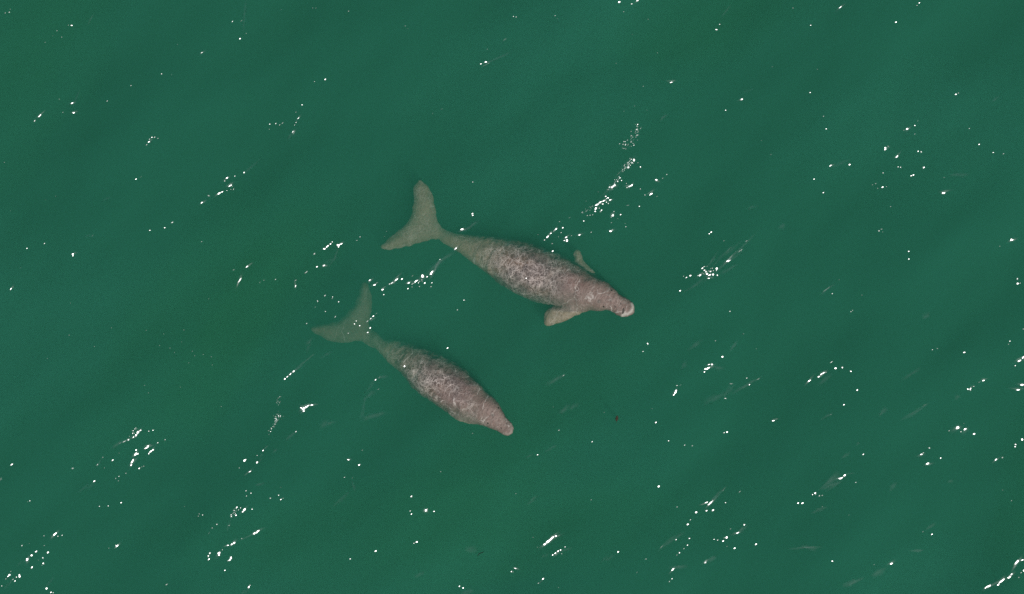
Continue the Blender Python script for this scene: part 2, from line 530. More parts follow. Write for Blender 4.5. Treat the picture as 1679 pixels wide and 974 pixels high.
glints(360, 244, [(365, 855, 12, 10, 0, 2), (495, 900, 30, 11, 80, 1), (495, 862, 22, 12, 20, 3.5), (290, 860, 12, 9, 0, 3), (263, 875, 16, 9, 55, 4), (563, 810, 30, 11, 35, 2.5), (570, 803, 12, 20, 30, 3), (635, 772, 20, 12, 15, .5), (681, 764, 24, 14, 20),
    (685, 655, 22, 16, 10), (705, 638, 34, 14, 38), (725, 622, 16, 18, 60), (737, 610, 10, 12, 0, 1), (620, 686, 22, 18, 40, 2.5), (780, 630, 30, 14, 30), (797, 622, 22, 12, 25), (778, 642, 14, 18, 0), (770, 628, 14, 10), (900, 600, 10), (921, 577, 13),
    (1093, 541, 9, 7, 0, 4), (1081, 575, 9, 7, 0, 4), (1658, 218, 12, 11, 0, 2), (1655, 425, 16), (1658, 437, 16), (1588, 528, 28, 18, 10), (1548, 653, 24, 14, 40), (1540, 660, 12, 16, 0), (1443, 725, 10, 9, 0, 1),
    (1388, 812, 42, 18, 55), (1385, 820, 18, 14), (1360, 838, 14, 11), (1330, 835, 24, 40, 15), (1290, 865, 34, 12, 25), (1285, 870, 16, 10), (1240, 878, 22, 16, 20), (1262, 905, 12, 9), (1262, 886, 9), (1345, 880, 14, 16), (1390, 878, 13, 12), (1386, 903, 13),
    (1310, 902, 10, 8, 0, 2), (1235, 916, 16, 10, 30, .5), (1265, 832, 20, 8, 40, 3.5), (1160, 857, 44, 14, 40), (1130, 878, 30, 9, 35, 1.5), (1196, 852, 18, 14, 30), (1115, 885, 10, 9, 0, 1), (985, 860, 26, 12, 35, .5), (1015, 892, 24, 16, 10), (1028, 880, 22, 10, 30, 3.5),
    (1070, 922, 24, 16, 20), (1077, 955, 12, 14, 0, 1), (690, 960, 22, 10, 35, 2), (740, 970, 10, 9, 0, 1)])
crest(360, 244, 1385, 800, 1510, 690, 26, 5.2); crest(360, 244, 1400, 815, 1440, 735, 14, 4.5); crest(360, 244, 1600, 528, 1675, 490, 16, 5); crest(360, 244, 730, 760, 770, 670, 10, 6.5); crest(360, 244, 690, 745, 760, 715, 10, 7)
wisp(360, 244, 1250, 895, 1340, 850, 14, 14)
glints(840, 244, [(795, 76, 20, 34, 10), (778, 88, 14, 10, 0, 3), (821, 92, 9), (838, 120, 11, 20, 0), (757, 122, 24, 26, 30, 2), (740, 120, 18, 14, 0, 3.5), (718, 145, 10, 9, 0, 3), (704, 192, 16, 9, 20, 1), (715, 208, 9, 14, 0, 1), (690, 215, 14, 24, 30, 2),
    (668, 240, 24, 28, 30, 1), (655, 250, 26, 22, 50), (635, 252, 12, 28, -30, 2), (628, 268, 10, 12, 0, 3), (610, 312, 14, 10, 0), (627, 322, 18, 11, -20), (640, 335, 22, 11, 20), (628, 358, 10, 16, 0), (600, 340, 36, 9, 30, .5), (575, 350, 34, 12, 35), (592, 362, 18, 14, 0, 1), (553, 366, 30, 18, 30),
    (545, 392, 26, 20, 60), (543, 410, 14, 16, 0), (527, 432, 13, 10), (509, 435, 9, 9), (491, 437, 11, 8), (584, 402, 16, 14, 40, 1), (577, 412, 20, 7, 0, 2), (485, 408, 30, 9, 35, 3.5), (460, 420, 16, 8, 0, 4), (375, 450, 18, 9, 20, 5), (310, 477, 12, 10, 0, 3),
    (287, 525, 28, 14, 45), (272, 538, 12, 10), (253, 554, 16, 11, 30), (231, 575, 30, 15, 50), (211, 597, 13, 12), (330, 517, 14, 18, 30, .5), (320, 549, 9), (302, 576, 9), (262, 621, 11), (352, 580, 24, 14, 20), (357, 600, 18, 36, 15), (340, 600, 16, 10, 20, 1), (387, 569, 11), (440, 564, 22, 18, 20), (468, 473, 12, 18), (517, 546, 12),
    (265, 670, 18, 14, 45), (168, 562, 9, 8, 0, 3.5), (657, 437, 22, 28), (648, 447, 12, 10), (708, 432, 14, 11), (648, 484, 11), (665, 412, 9, 8, 0, 2), (690, 458, 8, 7, 0, 3), (643, 541, 22, 20, 0), (655, 533, 12, 8, 20), (743, 510, 11, 10, 0, 2), (738, 490, 8, 7, 0, 4),
    (780, 240, 26, 16, 40), (765, 248, 24, 9, 20, .5), (746, 228, 9, 8, 0, 2), (750, 254, 14, 8, 30, 1.5), (838, 264, 10, 9, 0, 2), (867, 303, 9, 8, 0, 1), (910, 295, 28, 20, 30), (900, 303, 14, 10), (946, 312, 11), (830, 377, 13, 11, 0, 1), (757, 370, 22, 9, 0, 4), (943, 205, 24, 14, -35), (983, 194, 12, 11), (1010, 170, 12, 11), (563, 283, 9, 9, 0, 5), (483, 343, 8, 7, 0, 4),
    (91, 848, 13, 15), (1302, 546, 15, 14), (1290, 556, 14, 9, 35, .5), (1121, 834, 8), (1140, 842, 14, 9), (1166, 830, 17, 14, 20), (1228, 828, 26, 20, 30), (1245, 782, 20, 14, 40, 1), (1258, 795, 16, 12, 0), (1272, 818, 18, 22), (1290, 826, 30, 13, 20), (1312, 822, 20, 24, -20), (1295, 803, 14, 10), (1335, 785, 20, 26, -30), (1340, 828, 11, 26), (1308, 783, 9), (1282, 848, 26, 9, -10, 1), (1255, 772, 18, 9, 20, 1.5), (1215, 830, 9), (1410, 735, 26, 24, 30), (1425, 730, 12), (1097, 929, 17, 14), (1385, 602, 13, 10, 0, 3.5), (1530, 605, 22, 9, 30, 3), (1487, 670, 40, 8, 40, 3)])
crest(840, 244, 1345, 800, 1530, 615, 16, 5.6); crest(840, 244, 1290, 760, 1340, 690, 10, 6.5); crest(840, 244, 1350, 730, 1460, 640, 12, 6); crest(840, 244, 1140, 925, 1240, 850, 12, 6.5); crest(840, 244, 1540, 390, 1590, 372, 10, 6); crest(840, 244, 1370, 805, 1460, 770, 14, 6.5)
crest(840, 244, 700, 150, 800, 55, 14, 6); crest(840, 244, 600, 310, 690, 200, 14, 6)
wisp(840, 244, 720, 140, 785, 80, 30, 10); wisp(840, 244, 630, 270, 700, 190, 26, 9); wisp(840, 244, 540, 390, 620, 325, 26, 9); wisp(840, 244, 455, 420, 530, 375, 12, 8); wisp(840, 244, 1230, 820, 1340, 790, 24, 14)
glints(1260, 244, [(765, 4, 22, 14), (842, 51, 30, 15, 50), (980, 16, 14, 10), (1001, 20, 11, 20, 20), (1472, 24, 12, 10, 0, 1), (1540, 32, 13), (402, 112, 26, 10, 40), (528, 104, 18, 16), (295, 200, 12, 11, 0, .5), (358, 288, 12, 13, 0, 1), (852, 118, 12, 10), (868, 120, 12), (753, 157, 11, 10, 0, 1.5), (937, 176, 14, 11), (952, 171, 16, 14), (1020, 121, 17, 15),
    (706, 226, 13, 12), (685, 235, 9, 8, 0, 3), (751, 250, 17, 13, 30), (776, 246, 9, 8, 0, 3), (720, 257, 9, 8, 0, 3), (1145, 289, 32, 20, 5), (1150, 188, 12, 11, 0, 4.5), (802, 378, 11, 9, 0, 3), (723, 538, 12, 14), (738, 526, 16, 6, 0, 2.5), (748, 544, 8, 7, 0, 3), (915, 672, 13, 12, 0, .5), (915, 722, 13, 12, 0, .5), (1587, 598, 28, 18, 15), (1585, 592, 12, 16), (1508, 638, 10, 9, 0, 3.5), (1640, 882, 18, 22, 20), (1638, 852, 12, 30, 10, 2), (1655, 880, 8), (460, 858, 9, 8, 0, 4), (416, 948, 11, 10, 0, 1.5), (380, 918, 60, 8, 40, 4.2), (610, 958, 9, 8, 0, 4), (15, 37, 16, 9, 20, 5)])
crest(1260, 244, 355, 945, 405, 895, 14, 5.6); crest(1260, 244, 420, 110, 500, 85, 10, 7); crest(1260, 244, 70, 515, 110, 490, 20, 7); crest(1260, 244, 1200, 165, 1270, 170, 16, 7)
# third row
glints(0, 488, [(x, y, 8, 7, 0, 3.2) for x, y in ((467, 35), (1365, 8), (730, 197), (453, 246), (955, 214), (1071, 238), (1202, 212), (1190, 290), (1046, 314), (1114, 330), (1145, 358), (1262, 350), (1277, 380), (1333, 372), (1384, 387), (1239, 427), (1391, 440), (620, 320), (310, 398), (953, 573), (980, 622), (1448, 714), (1184, 585))])
glints(0, 488, [(910, 880, 30, 26, 45), (897, 898, 26, 20, 55), (880, 912, 20, 12, 40, .5), (925, 868, 18, 12, 30), (895, 850, 14, 10, 40, 2.5), (875, 885, 10, 22, 0, 3), (845, 928, 20, 28, 20, 2), (820, 940, 34, 12, 25, 2.5), (792, 950, 22, 9, 25, 4), (1007, 867, 13, 12, 0, .5), (980, 872, 11, 9, 0, 1), (1082, 930, 13), (1035, 949, 13), (970, 972, 26, 12, 20)])
crest(0, 488, 755, 962, 850, 920, 14, 5)
wisp(0, 488, 860, 915, 905, 845, 20, 10)
glints(380, 488, [(563, 22, 10, 9, 0, 1), (658, 6, 9, 8, 0, 3), (702, 28, 12, 11, 0, 1), (547, 62, 9, 8, 0, 3), (614, 91, 10, 9, 0, 1.5), (680, 125, 20, 8, 50, 2), (491, 170, 13, 11), (818, 152, 11, 10, 0, 1), (806, 172, 11, 9, 0, .5), (840, 183, 12, 10, 0, .5), (765, 232, 12, 11), (929, 121, 17, 12, 30), (912, 138, 26, 9, 38, 1.5), (890, 155, 22, 8, 40, 2), (950, 103, 20, 8, 45, 4), (909, 198, 16, 14), (893, 227, 14, 12),
    (1478, 80, 12), (1521, 16, 11, 10, 0, 1), (1413, 330, 15), (1131, 449, 16, 20), (407, 483, 30, 10, 40), (385, 500, 26, 9, 45), (365, 517, 20, 9, 45, .5), (349, 531, 18, 16), (470, 728, 36, 30, 25), (455, 722, 26, 12, -25), (488, 716, 30, 24, 40), (500, 708, 24, 12, 30), (525, 703, 32, 12, 5), (472, 742, 22, 12, 10), (421, 877, 13), (942, 537, 15, 11, 50), (960, 600, 18, 9, 20, 4), (968, 522, 22, 8, 45, 4.5), (1578, 888, 9, 8, 0, 3.5)])
crest(380, 488, 420, 475, 515, 400, 16, 5.0); crest(380, 488, 495, 340, 525, 285, 18, 6.2); crest(380, 488, 870, 660, 935, 620, 18, 6.2); crest(380, 488, 870, 790, 970, 765, 22, 5.8); crest(380, 488, 890, 600, 935, 545, 16, 6.2); crest(380, 488, 590, 835, 650, 815, 26, 6.0); crest(380, 488, 375, 930, 415, 885, 12, 5.8); crest(380, 488, 860, 770, 865, 680, 16, 7); crest(380, 488, 600, 385, 650, 360, 18, 7); crest(380, 488, 960, 520, 1010, 510, 20, 6.3)
wisp(380, 488, 310, 645, 300, 700, 16, 7, 4, 8, (2, 5)); wisp(380, 488, 310, 770, 285, 820, 40, 13); wisp(380, 488, 285, 820, 240, 890, 18, 6)
glints(840, 488, [(884, 301, 20, 10, -45), (853, 352, 12, 10, 0, 1.5), (1424, 89, 10, 12, 0, 1.5), (1330, 282, 10, 9, 0, 2.5), (1373, 386, 16, 22, -10), (1277, 462, 40, 22, 25), (1262, 466, 16, 18), (1304, 437, 15, 20, 0), (1285, 437, 22, 9, 10, .5), (1255, 485, 14, 12), (1065, 620, 28, 24, 55), (1070, 608, 20, 16), (1056, 635, 18, 14), (1075, 575, 11, 10, 0, 2), (1098, 572, 18, 6, 40, 4), (1537, 527, 13), (1555, 571, 14, 10), (1394, 660, 20, 12, -20, 2), (1435, 563, 28, 16, 0, 4), (1598, 335, 9, 8, 0, 4),
    (938, 816, 15, 12), (305, 867, 13), (522, 942, 13, 12), (1020, 936, 11, 10, 0, 1), (1387, 884, 12, 10), (1407, 881, 15, 17), (1126, 964, 13), (1176, 968, 11, 15), (335, 510, 26, 10, 40, 3), (600, 750, 10, 8, 0, 4.5), (268, 716, 9, 8, 0, 4.5), (1512, 237, 12, 10, 0, 4), (912, 726, 10, 8, 0, 4.5)])
crest(840, 488, 250, 555, 330, 515, 18, 6.3); crest(840, 488, 315, 750, 365, 715, 16, 5.8); crest(840, 488, 1175, 330, 1220, 290, 22, 6.3); crest(840, 488, 1440, 345, 1475, 290, 14, 6.3); crest(840, 488, 1395, 640, 1425, 575, 14, 6); crest(840, 488, 1480, 600, 1600, 545, 14, 6); crest(840, 488, 1290, 675, 1370, 635, 24, 6.8); crest(840, 488, 1310, 455, 1365, 458, 16, 6.3); crest(840, 488, 1110, 445, 1140, 425, 14, 6.5); crest(840, 488, 380, 720, 420, 705, 18, 6.8)
glints(1260, 488, [(540, 92, 9), (551, 83, 8, 7, 0, 2), (270, 546, 36, 15, 38), (332, 518, 20, 15, 30), (348, 503, 26, 13, 40), (362, 494, 22, 13, 30), (378, 490, 9), (415, 422, 26, 10, 40, 2), (441, 463, 17, 22), (484, 457, 12, 22, 0, 1), (538, 482, 20, 12, -35), (578, 604, 16, 14), (491, 701, 14), (407, 765, 10, 9, 0, 4), (35, 808, 22, 10, 5), (1073, 341, 11, 10, 0, 1.5), (1107, 333, 13, 9, 0, 3), (1283, 358, 19, 14, 0, .3), (1300, 599, 16, 12, -20, .5), (1316, 595, 22, 10, 60, .5), (1318, 603, 9), (1338, 580, 16, 7, 20, 2), (1403, 541, 22, 14, 25, .5), (1375, 552, 22, 8, 25, 4),
    (1236, 853, 30, 34), (1286, 860, 26, 24), (1258, 877, 12), (1345, 892, 19, 21), (1182, 871, 11), (1278, 823, 9, 8, 0, 4.5), (1580, 284, 12, 18, 0, 1.5), (1570, 304, 9, 8, 0, 3), (1640, 413, 30, 20, 30), (1664, 390, 28, 18, 40), (1612, 445, 13, 11, 0, 1), (1662, 573, 26, 24, 0), (1636, 604, 36, 13, 0), (1667, 930, 16, 26), (1624, 963, 12, 22), (1668, 205, 12, 12, 0, 3)])
crest(1260, 488, 350, 560, 410, 515, 20, 6); crest(1260, 488, 1215, 650, 1240, 630, 16, 6); crest(1260, 488, 1180, 890, 1215, 865, 16, 6); crest(1260, 488, 860, 540, 960, 480, 20, 7); crest(1260, 488, 730, 770, 760, 730, 18, 6.8); crest(1260, 488, 900, 780, 990, 720, 18, 7.2); crest(1260, 488, 365, 790, 405, 765, 14, 6.5); crest(1260, 488, 1010, 130, 1050, 110, 20, 6.8); crest(1260, 488, 1150, 138, 1200, 142, 18, 7); crest(1260, 488, 575, 955, 590, 940, 14, 6.5); crest(1260, 488, 1062, 880, 1062, 830, 18, 7)
# bottom row
glints(0, 730, [(480, 150, 24, 18, 0, 3), (640, 126, 18, 8, 50, 1.5), (677, 77, 9, 8, 0, 2.5), (741, 97, 19, 10), (685, 148, 9, 8, 0, 3), (783, 50, 8, 7, 0, 4), (619, 235, 20, 15, 20), (895, 30, 14, 16), (890, 58, 40, 22, 60), (905, 55, 14, 20), (868, 105, 50, 20, 65), (860, 130, 22, 18, 50), (960, 18, 40, 12, 22), (972, 10, 18, 10), (990, 38, 34, 18, 35), (1003, 30, 16, 16), (975, 55, 16, 9, 80), (912, 152, 15, 13), (928, 142, 9), (940, 137, 9, 8, 0, 2), (780, 203, 10, 9, 0, 1), (758, 217, 13, 16, 0, 3), (775, 233, 10, 9, 0, 3), (825, 183, 10, 9, 0, 2),
    (200, 362, 12, 14, 0, 1.5), (185, 368, 8, 6, 0, 3), (651, 400, 11, 10, 0, 1.5), (707, 398, 11, 10, 0, 1), (792, 377, 15), (360, 583, 38, 22, 30), (368, 575, 22, 14), (381, 595, 9), (408, 590, 12), (289, 593, 10, 9, 0, 2), (145, 657, 12, 18, -10, 2), (193, 643, 9, 8, 0, 4.5), (293, 655, 10, 9, 0, 2.5), (240, 695, 20, 12, 15), (243, 690, 9, 14), (210, 720, 18, 26), (182, 747, 30, 28, 60), (316, 700, 20, 19), (283, 735, 11, 18), (285, 772, 14, 18), (278, 783, 12, 7), (212, 798, 18, 28, -20), (255, 750, 9, 8, 0, 4),
    (66, 848, 22, 20), (55, 858, 16, 9), (73, 825, 16, 8, 20, 3), (42, 873, 12, 16, 0, 3), (130, 858, 16, 36, 10), (128, 847, 16, 11), (110, 862, 10, 14, 0, 1), (86, 878, 13, 12), (100, 888, 14), (13, 920, 11, 10, 0, 1.5), (302, 940, 18, 22), (330, 966, 18, 12), (345, 968, 10, 16), (767, 658, 30, 13), (758, 655, 12), (712, 674, 9, 8, 0, 3), (1303, 450, 9, 8, 0, 2), (1327, 457, 10, 9, 0, 1), (1297, 465, 9, 8, 0, 2.5), (1205, 402, 8, 7, 0, 3.5), (1425, 513, 14, 12, 0, 2), (1396, 537, 12, 10, 0, 2.5), (1375, 570, 26, 8, 60, 5),
    (1598, 102, 20, 22, 40), (1605, 95, 14, 10, 0), (1565, 150, 11, 10, 0, 2.5), (1635, 173, 30, 9, 20, .5), (1614, 296, 13), (1647, 310, 12, 14), (1618, 329, 12), (1605, 420, 30, 26, 50), (1595, 432, 18, 9, 0), (1655, 415, 12, 10, 0, .5), (1555, 403, 20, 12, 40, .5), (1535, 423, 12), (1550, 428, 9), (1567, 420, 9), (1550, 455, 14), (1530, 443, 10), (1520, 462, 18, 10, 60, 1), (1505, 521, 12, 10, 0, 2.5), (1670, 572, 24, 22), (1538, 636, 24, 22), (1522, 645, 24, 14), (1497, 651, 22, 12, 0), (1587, 606, 12, 10, 0, 2.5), (1442, 700, 26, 30), (1440, 715, 16, 22), (1462, 680, 9), (1380, 702, 18, 24, 20, 1.5), (1372, 720, 14, 26, 0, 1.5), (1375, 740, 20, 13), (1515, 735, 18, 34, -15), (1507, 750, 24, 12, 20), (1495, 753, 12, 7), (1476, 816, 14), (1095, 908, 22, 8, 25, 2.5), (1628, 928, 14, 22, -20), (1637, 917, 9)])
crest(0, 730, 1590, 605, 1665, 575, 8, 4.5); crest(0, 730, 640, 130, 675, 80, 7, 5); crest(0, 730, 535, 300, 605, 250, 16, 7); crest(0, 730, 30, 940, 70, 885, 9, 5.5); crest(0, 730, 130, 785, 165, 760, 9, 5.5); crest(0, 730, 300, 930, 340, 880, 9, 6); crest(0, 730, 1500, 545, 1508, 480, 10, 5.5); crest(0, 730, 1590, 965, 1625, 930, 9, 5)
wisp(0, 730, 1520, 470, 1565, 400, 24, 9)
glints(420, 730, [(44, 36, 17, 13), (5, 68, 9), (5, 112, 18, 24, 0, .5), (602, 95, 22, 11, -15), (672, 132, 20, 13, 10), (679, 127, 13), (695, 33, 12, 10, 0, 3.5), (578, 211, 13, 8, 0, 2), (1208, 173, 12, 8, -20, 3), (1017, 333, 17, 12), (1113, 424, 22, 32, -25), (1122, 415, 12), (1165, 431, 12, 11, 0, .5), (1009, 428, 11, 9, 0, 1), (1018, 448, 14), (98, 343, 16, 12, 0, 2), (165, 352, 14), (180, 344, 10), (151, 324, 11, 10, 0, 1), (165, 274, 8, 7, 0, 4), (15, 560, 30, 20, 30), (8, 568, 16), (1053, 631, 18, 20, 0, .3), (1035, 640, 10, 9, 0, 1.5), (784, 691, 20, 15, 15), (616, 744, 12, 11, 0, 1), (1330, 925, 14), (1355, 937, 17, 13), (1672, 832, 14), (630, 215, 14, 10, 60, 5.5)])
crest(420, 730, 45, 30, 75, 5, 9, 5); crest(420, 730, 20, 100, 45, 70, 9, 5); crest(420, 730, 0, 262, 45, 250, 14, 6); crest(420, 730, 520, 390, 590, 320, 14, 7); crest(420, 730, 1380, 690, 1430, 690, 30, 6.2); crest(420, 730, 1045, 845, 1090, 832, 14, 6.5); crest(420, 730, 1360, 960, 1420, 965, 24, 6.5); crest(420, 730, 110, 45, 130, 28, 14, 6.3); crest(420, 730, 625, 240, 640, 300, 10, 7)
glints(840, 730, [(165, 61, 12, 11, 0, 1), (516, 356, 11), (24, 316, 9, 8, 0, 3), (957, 268, 16, 26, -10), (1300, 378, 40, 16, 40), (1312, 365, 12, 22, -20), (1272, 376, 26, 9, 20), (1288, 390, 20, 10, 20), (1203, 440, 18, 24, -25), (1316, 428, 18, 16), (1273, 431, 16, 13, 20), (1150, 519, 17, 15), (1167, 489, 12), (1399, 378, 12, 11, 0, 1.5), (1079, 405, 11, 10, 0, 2.5), (1490, 306, 20, 9, 40, 3), (1520, 522, 14, 13), (1474, 575, 28, 13, 20), (1430, 549, 9, 8, 0, 3), (1402, 606, 16, 28, -20), (1388, 607, 10), (1380, 628, 17, 13), (1345, 622, 11), (1322, 617, 13, 8, 0, 1), (1455, 674, 17, 14), (1405, 662, 10, 12, 0, 4), (1595, 648, 18, 16), (1263, 766, 22, 10), (1072, 618, 13), (1160, 610, 17, 8, -15, .5), (1147, 653, 13), (1123, 676, 12), (1093, 703, 10, 14, 0, .5), (1077, 717, 11), (1050, 810, 28, 14, 45), (1046, 816, 14, 14), (1044, 871, 11), (1027, 888, 13), (873, 742, 14, 10, 0, 3),
    (250, 622, 74, 24, 36), (235, 634, 44, 26, 40), (265, 608, 30, 16, 30), (285, 598, 22, 13, 20), (212, 652, 24, 20, 30), (300, 695, 18, 16), (282, 709, 22, 14, 35), (265, 720, 14), (316, 688, 14, 13), (345, 666, 9, 8, 0, 1), (323, 711, 8, 7, 0, 2), (692, 697, 17, 15), (202, 876, 19, 15), (172, 905, 14, 7, 40, 2), (20, 812, 24, 9, -20, .5), (5, 835, 10), (137, 607, 9, 8, 0, 4), (165, 672, 9, 8, 0, 4), (302, 930, 10, 8, 0, 4), (815, 828, 14, 9, 50, 4.5)])
crest(840, 730, 1315, 360, 1370, 305, 14, 5.6); crest(840, 730, 1490, 565, 1525, 530, 12, 5.4); crest(840, 730, 105, 385, 160, 345, 12, 5.8); crest(840, 730, 175, 900, 200, 880, 7, 4.5); crest(840, 730, 325, 690, 385, 675, 12, 5.6); crest(840, 730, 200, 740, 225, 718, 10, 6); crest(840, 730, 1050, 800, 1120, 785, 16, 6.3); crest(840, 730, 1290, 745, 1330, 725, 24, 6.5); crest(840, 730, 1000, 660, 1100, 590, 14, 7); crest(840, 730, 230, 35, 280, 10, 12, 7); crest(840, 730, 95, 80, 130, 60, 10, 6.5); crest(840, 730, 600, 750, 640, 720, 8, 6.5)
glints(1260, 730, [(495, 196, 22, 18), (467, 217, 28, 15, 0), (478, 212, 14), (305, 313, 15, 18), (308, 322, 9), (288, 322, 9, 12, 0, 1), (332, 330, 13), (351, 328, 13), (192, 378, 15), (221, 378, 20, 14, 15), (568, 241, 13, 11, 0, 2.5), (616, 58, 17, 11, 45, 1), (1000, 60, 24, 12, 15, .5), (1012, 50, 14, 7, 30, 2), (1052, 18, 18, 12, -20, 2), (1040, 120, 26, 18, 15), (1125, 84, 13, 12, 0, .5), (1495, 97, 26, 14, 45), (1538, 83, 13, 17), (1622, 12, 20, 14, 0, 1), (1538, 296, 9, 8, 0, 4), (1597, 366, 9, 8, 0, 3), (1068, 583, 15), (1010, 565, 10, 7, 40, 3), (411, 753, 16, 10, -15), (800, 773, 25, 19, 20), (687, 778, 10, 8, 0, 4), (352, 402, 9, 8, 0, 3.5), (522, 454, 9, 7, 0, 4.5),
    (1625, 770, 42, 18, 48), (1632, 758, 16, 18), (1662, 752, 24, 10, 15, .5), (1670, 820, 16, 20), (1653, 833, 10), (1637, 864, 12), (1580, 862, 30, 20, 50), (1593, 845, 18, 12, 60), (1572, 868, 14), (1525, 895, 48, 15, 40), (1540, 882, 24, 14), (1508, 916, 20, 14), (1443, 928, 36, 18, 20), (1428, 938, 14), (1456, 922, 14, 20)])
crest(1260, 730, 360, 265, 450, 195, 34, 5.9); crest(1260, 730, 370, 285, 460, 235, 14, 6); crest(1260, 730, 500, 190, 560, 182, 8, 6); crest(1260, 730, 305, 425, 365, 415, 12, 6); crest(1260, 730, 160, 672, 290, 668, 12, 5.4); crest(1260, 730, 210, 650, 295, 675, 20, 6.3); crest(1260, 730, 945, 690, 1005, 682, 12, 6.2); crest(1260, 730, 510, 915, 590, 875, 24, 6.5); crest(1260, 730, 670, 865, 740, 825, 24, 7); crest(1260, 730, 1180, 240, 1210, 238, 14, 6.2); crest(1260, 730, 1040, 550, 1100, 505, 10, 6.3); crest(1260, 730, 490, 80, 520, 50, 10, 6.5); crest(1260, 730, 810, 280, 845, 245, 20, 7); crest(1260, 730, 90, 470, 120, 440, 14, 7)

# the same chop goes on all round the part in view
for _ in range(240):
    x, y = rng.uniform(-11, 11), rng.uniform(-8, 8)
    if abs(x) < W_PX * S / 2 + 0.05 and abs(y) < H_PX * S / 2 + 0.05:
        continue
    for _k in range(rng.choice((1, 1, 2, 4, 7))):
        f = rng.gauss(0, 0.16)
        wavelet(x + f * 0.77 + rng.gauss(0, 0.03), y + f * 0.64 + rng.gauss(0, 0.03), rng.uniform(0.014, 0.06), rng.uniform(0.012, 0.03),
                math.radians(rng.gauss(40, 20)), -rng.choice((0, 0.5, 2, 4, 5)), seg=8)

ripple = link("ripple", mesh("ripple", ripple_verts, ripple_faces, mat_ripple()), water)
fa = ripple.data.attributes.new("rise", 'FLOAT', 'POINT')
fa.data.foreach_set("value", ripple_fade)
ripple["kind"] = "stuff"
ripple["label"] = "scattered small wavelets glinting white in the sun"


# ------------------------------------------------------------------ dugongs
def surface_net(F, origin, cell):
    """quads on the zero level of the field F (negative inside)"""
    nx, ny, nz = F.shape
    ins = F < 0
    cnt = np.zeros((nx - 1, ny - 1, nz - 1), np.float32)
    acc = np.zeros((nx - 1, ny - 1, nz - 1, 3), np.float32)
    gi, gj, gk = np.meshgrid(np.arange(nx - 1), np.arange(ny - 1), np.arange(nz - 1), indexing='ij')
    corners = [(i, j, k) for i in (0, 1) for j in (0, 1) for k in (0, 1)]

    def sub(A, c):
        return A[c[0]:nx - 1 + c[0], c[1]:ny - 1 + c[1], c[2]:nz - 1 + c[2]]
    for c0 in corners:
        for ax in range(3):
            if c0[ax] == 1:
                continue
            c1 = list(c0); c1[ax] = 1; c1 = tuple(c1)
            f0, f1 = sub(F, c0), sub(F, c1)
            cross = (f0 < 0) != (f1 < 0)
            t = np.where(cross, f0 / np.where(cross, f0 - f1, 1), 0)
            cnt += cross
            for d in range(3):
                acc[..., d] += cross * (c0[d] + (t if d == ax else 0))
    active = cnt > 0
    idx = -np.ones(active.shape, np.int64)
    idx[active] = np.arange(active.sum())
    pos = acc[active] / cnt[active][:, None] + np.stack([gi[active], gj[active], gk[active]], 1)
    pos = pos * cell + np.array(origin)
    quads = []
    for ax in range(3):
        b_, c_ = (ax + 1) % 3, (ax + 2) % 3
        sl0, sl1 = [slice(None)] * 3, [slice(None)] * 3
        sl0[ax], sl1[ax] = slice(0, -1), slice(1, None)
        a0, a1 = ins[tuple(sl0)], ins[tuple(sl1)]
        cr = np.argwhere(a0 != a1)
        cr = cr[(cr[:, b_] > 0) & (cr[:, c_] > 0) & (cr[:, b_] < F.shape[b_] - 1) & (cr[:, c_] < F.shape[c_] - 1)]
        out = a0[tuple(cr.T)]

        def at(db, dc):
            q = cr.copy(); q[:, b_] += db; q[:, c_] += dc
            return idx[tuple(q.T)]
        q = np.stack([at(-1, -1), at(0, -1), at(0, 0), at(-1, 0)], 1)
        q[~out] = q[~out][:, ::-1]
        quads.append(q)
    return pos, np.concatenate(quads)


def poly_sdf(poly, X, Y):
    """signed distance to a closed outline (negative inside)"""
    px, py = poly[:, 0], poly[:, 1]
    d = np.full(X.shape, 1e9)
    inside = np.zeros(X.shape, bool)
    for i in range(len(poly)):
        x0, y0, x1, y1 = px[i], py[i], px[(i + 1) % len(poly)], py[(i + 1) % len(poly)]
        ex, ey = x1 - x0, y1 - y0
        t = np.clip(((X - x0) * ex + (Y - y0) * ey) / (ex * ex + ey * ey + 1e-12), 0, 1)
        d = np.minimum(d, (X - x0 - t * ex) ** 2 + (Y - y0 - t * ey) ** 2)
        c = ((y0 > Y) != (y1 > Y)) & (X < (x1 - x0) * (Y - y0) / (y1 - y0 + 1e-12) + x0)
        inside ^= c
    d = np.sqrt(d)
    return np.where(inside, -d, d)


def closed_spline(pts, n=8):
    pts = np.array(pts, float); m = len(pts); out = []
    for i in range(m):
        p0, p1, p2, p3 = pts[i - 1], pts[i], pts[(i + 1) % m], pts[(i + 2) % m]
        for t in np.arange(n) / n:
            out.append(0.5 * (2 * p1 + (p2 - p0) * t + (2 * p0 - 5 * p1 + 4 * p2 - p3) * t * t + (3 * p1 - p0 - 3 * p2 + p3) * t ** 3))
    return np.array(out)


def smin(a_, b_, k):
    h = np.clip(0.5 + 0.5 * (b_ - a_) / k, 0, 1)
    return b_ * (1 - h) + a_ * h - k * h * (1 - h)


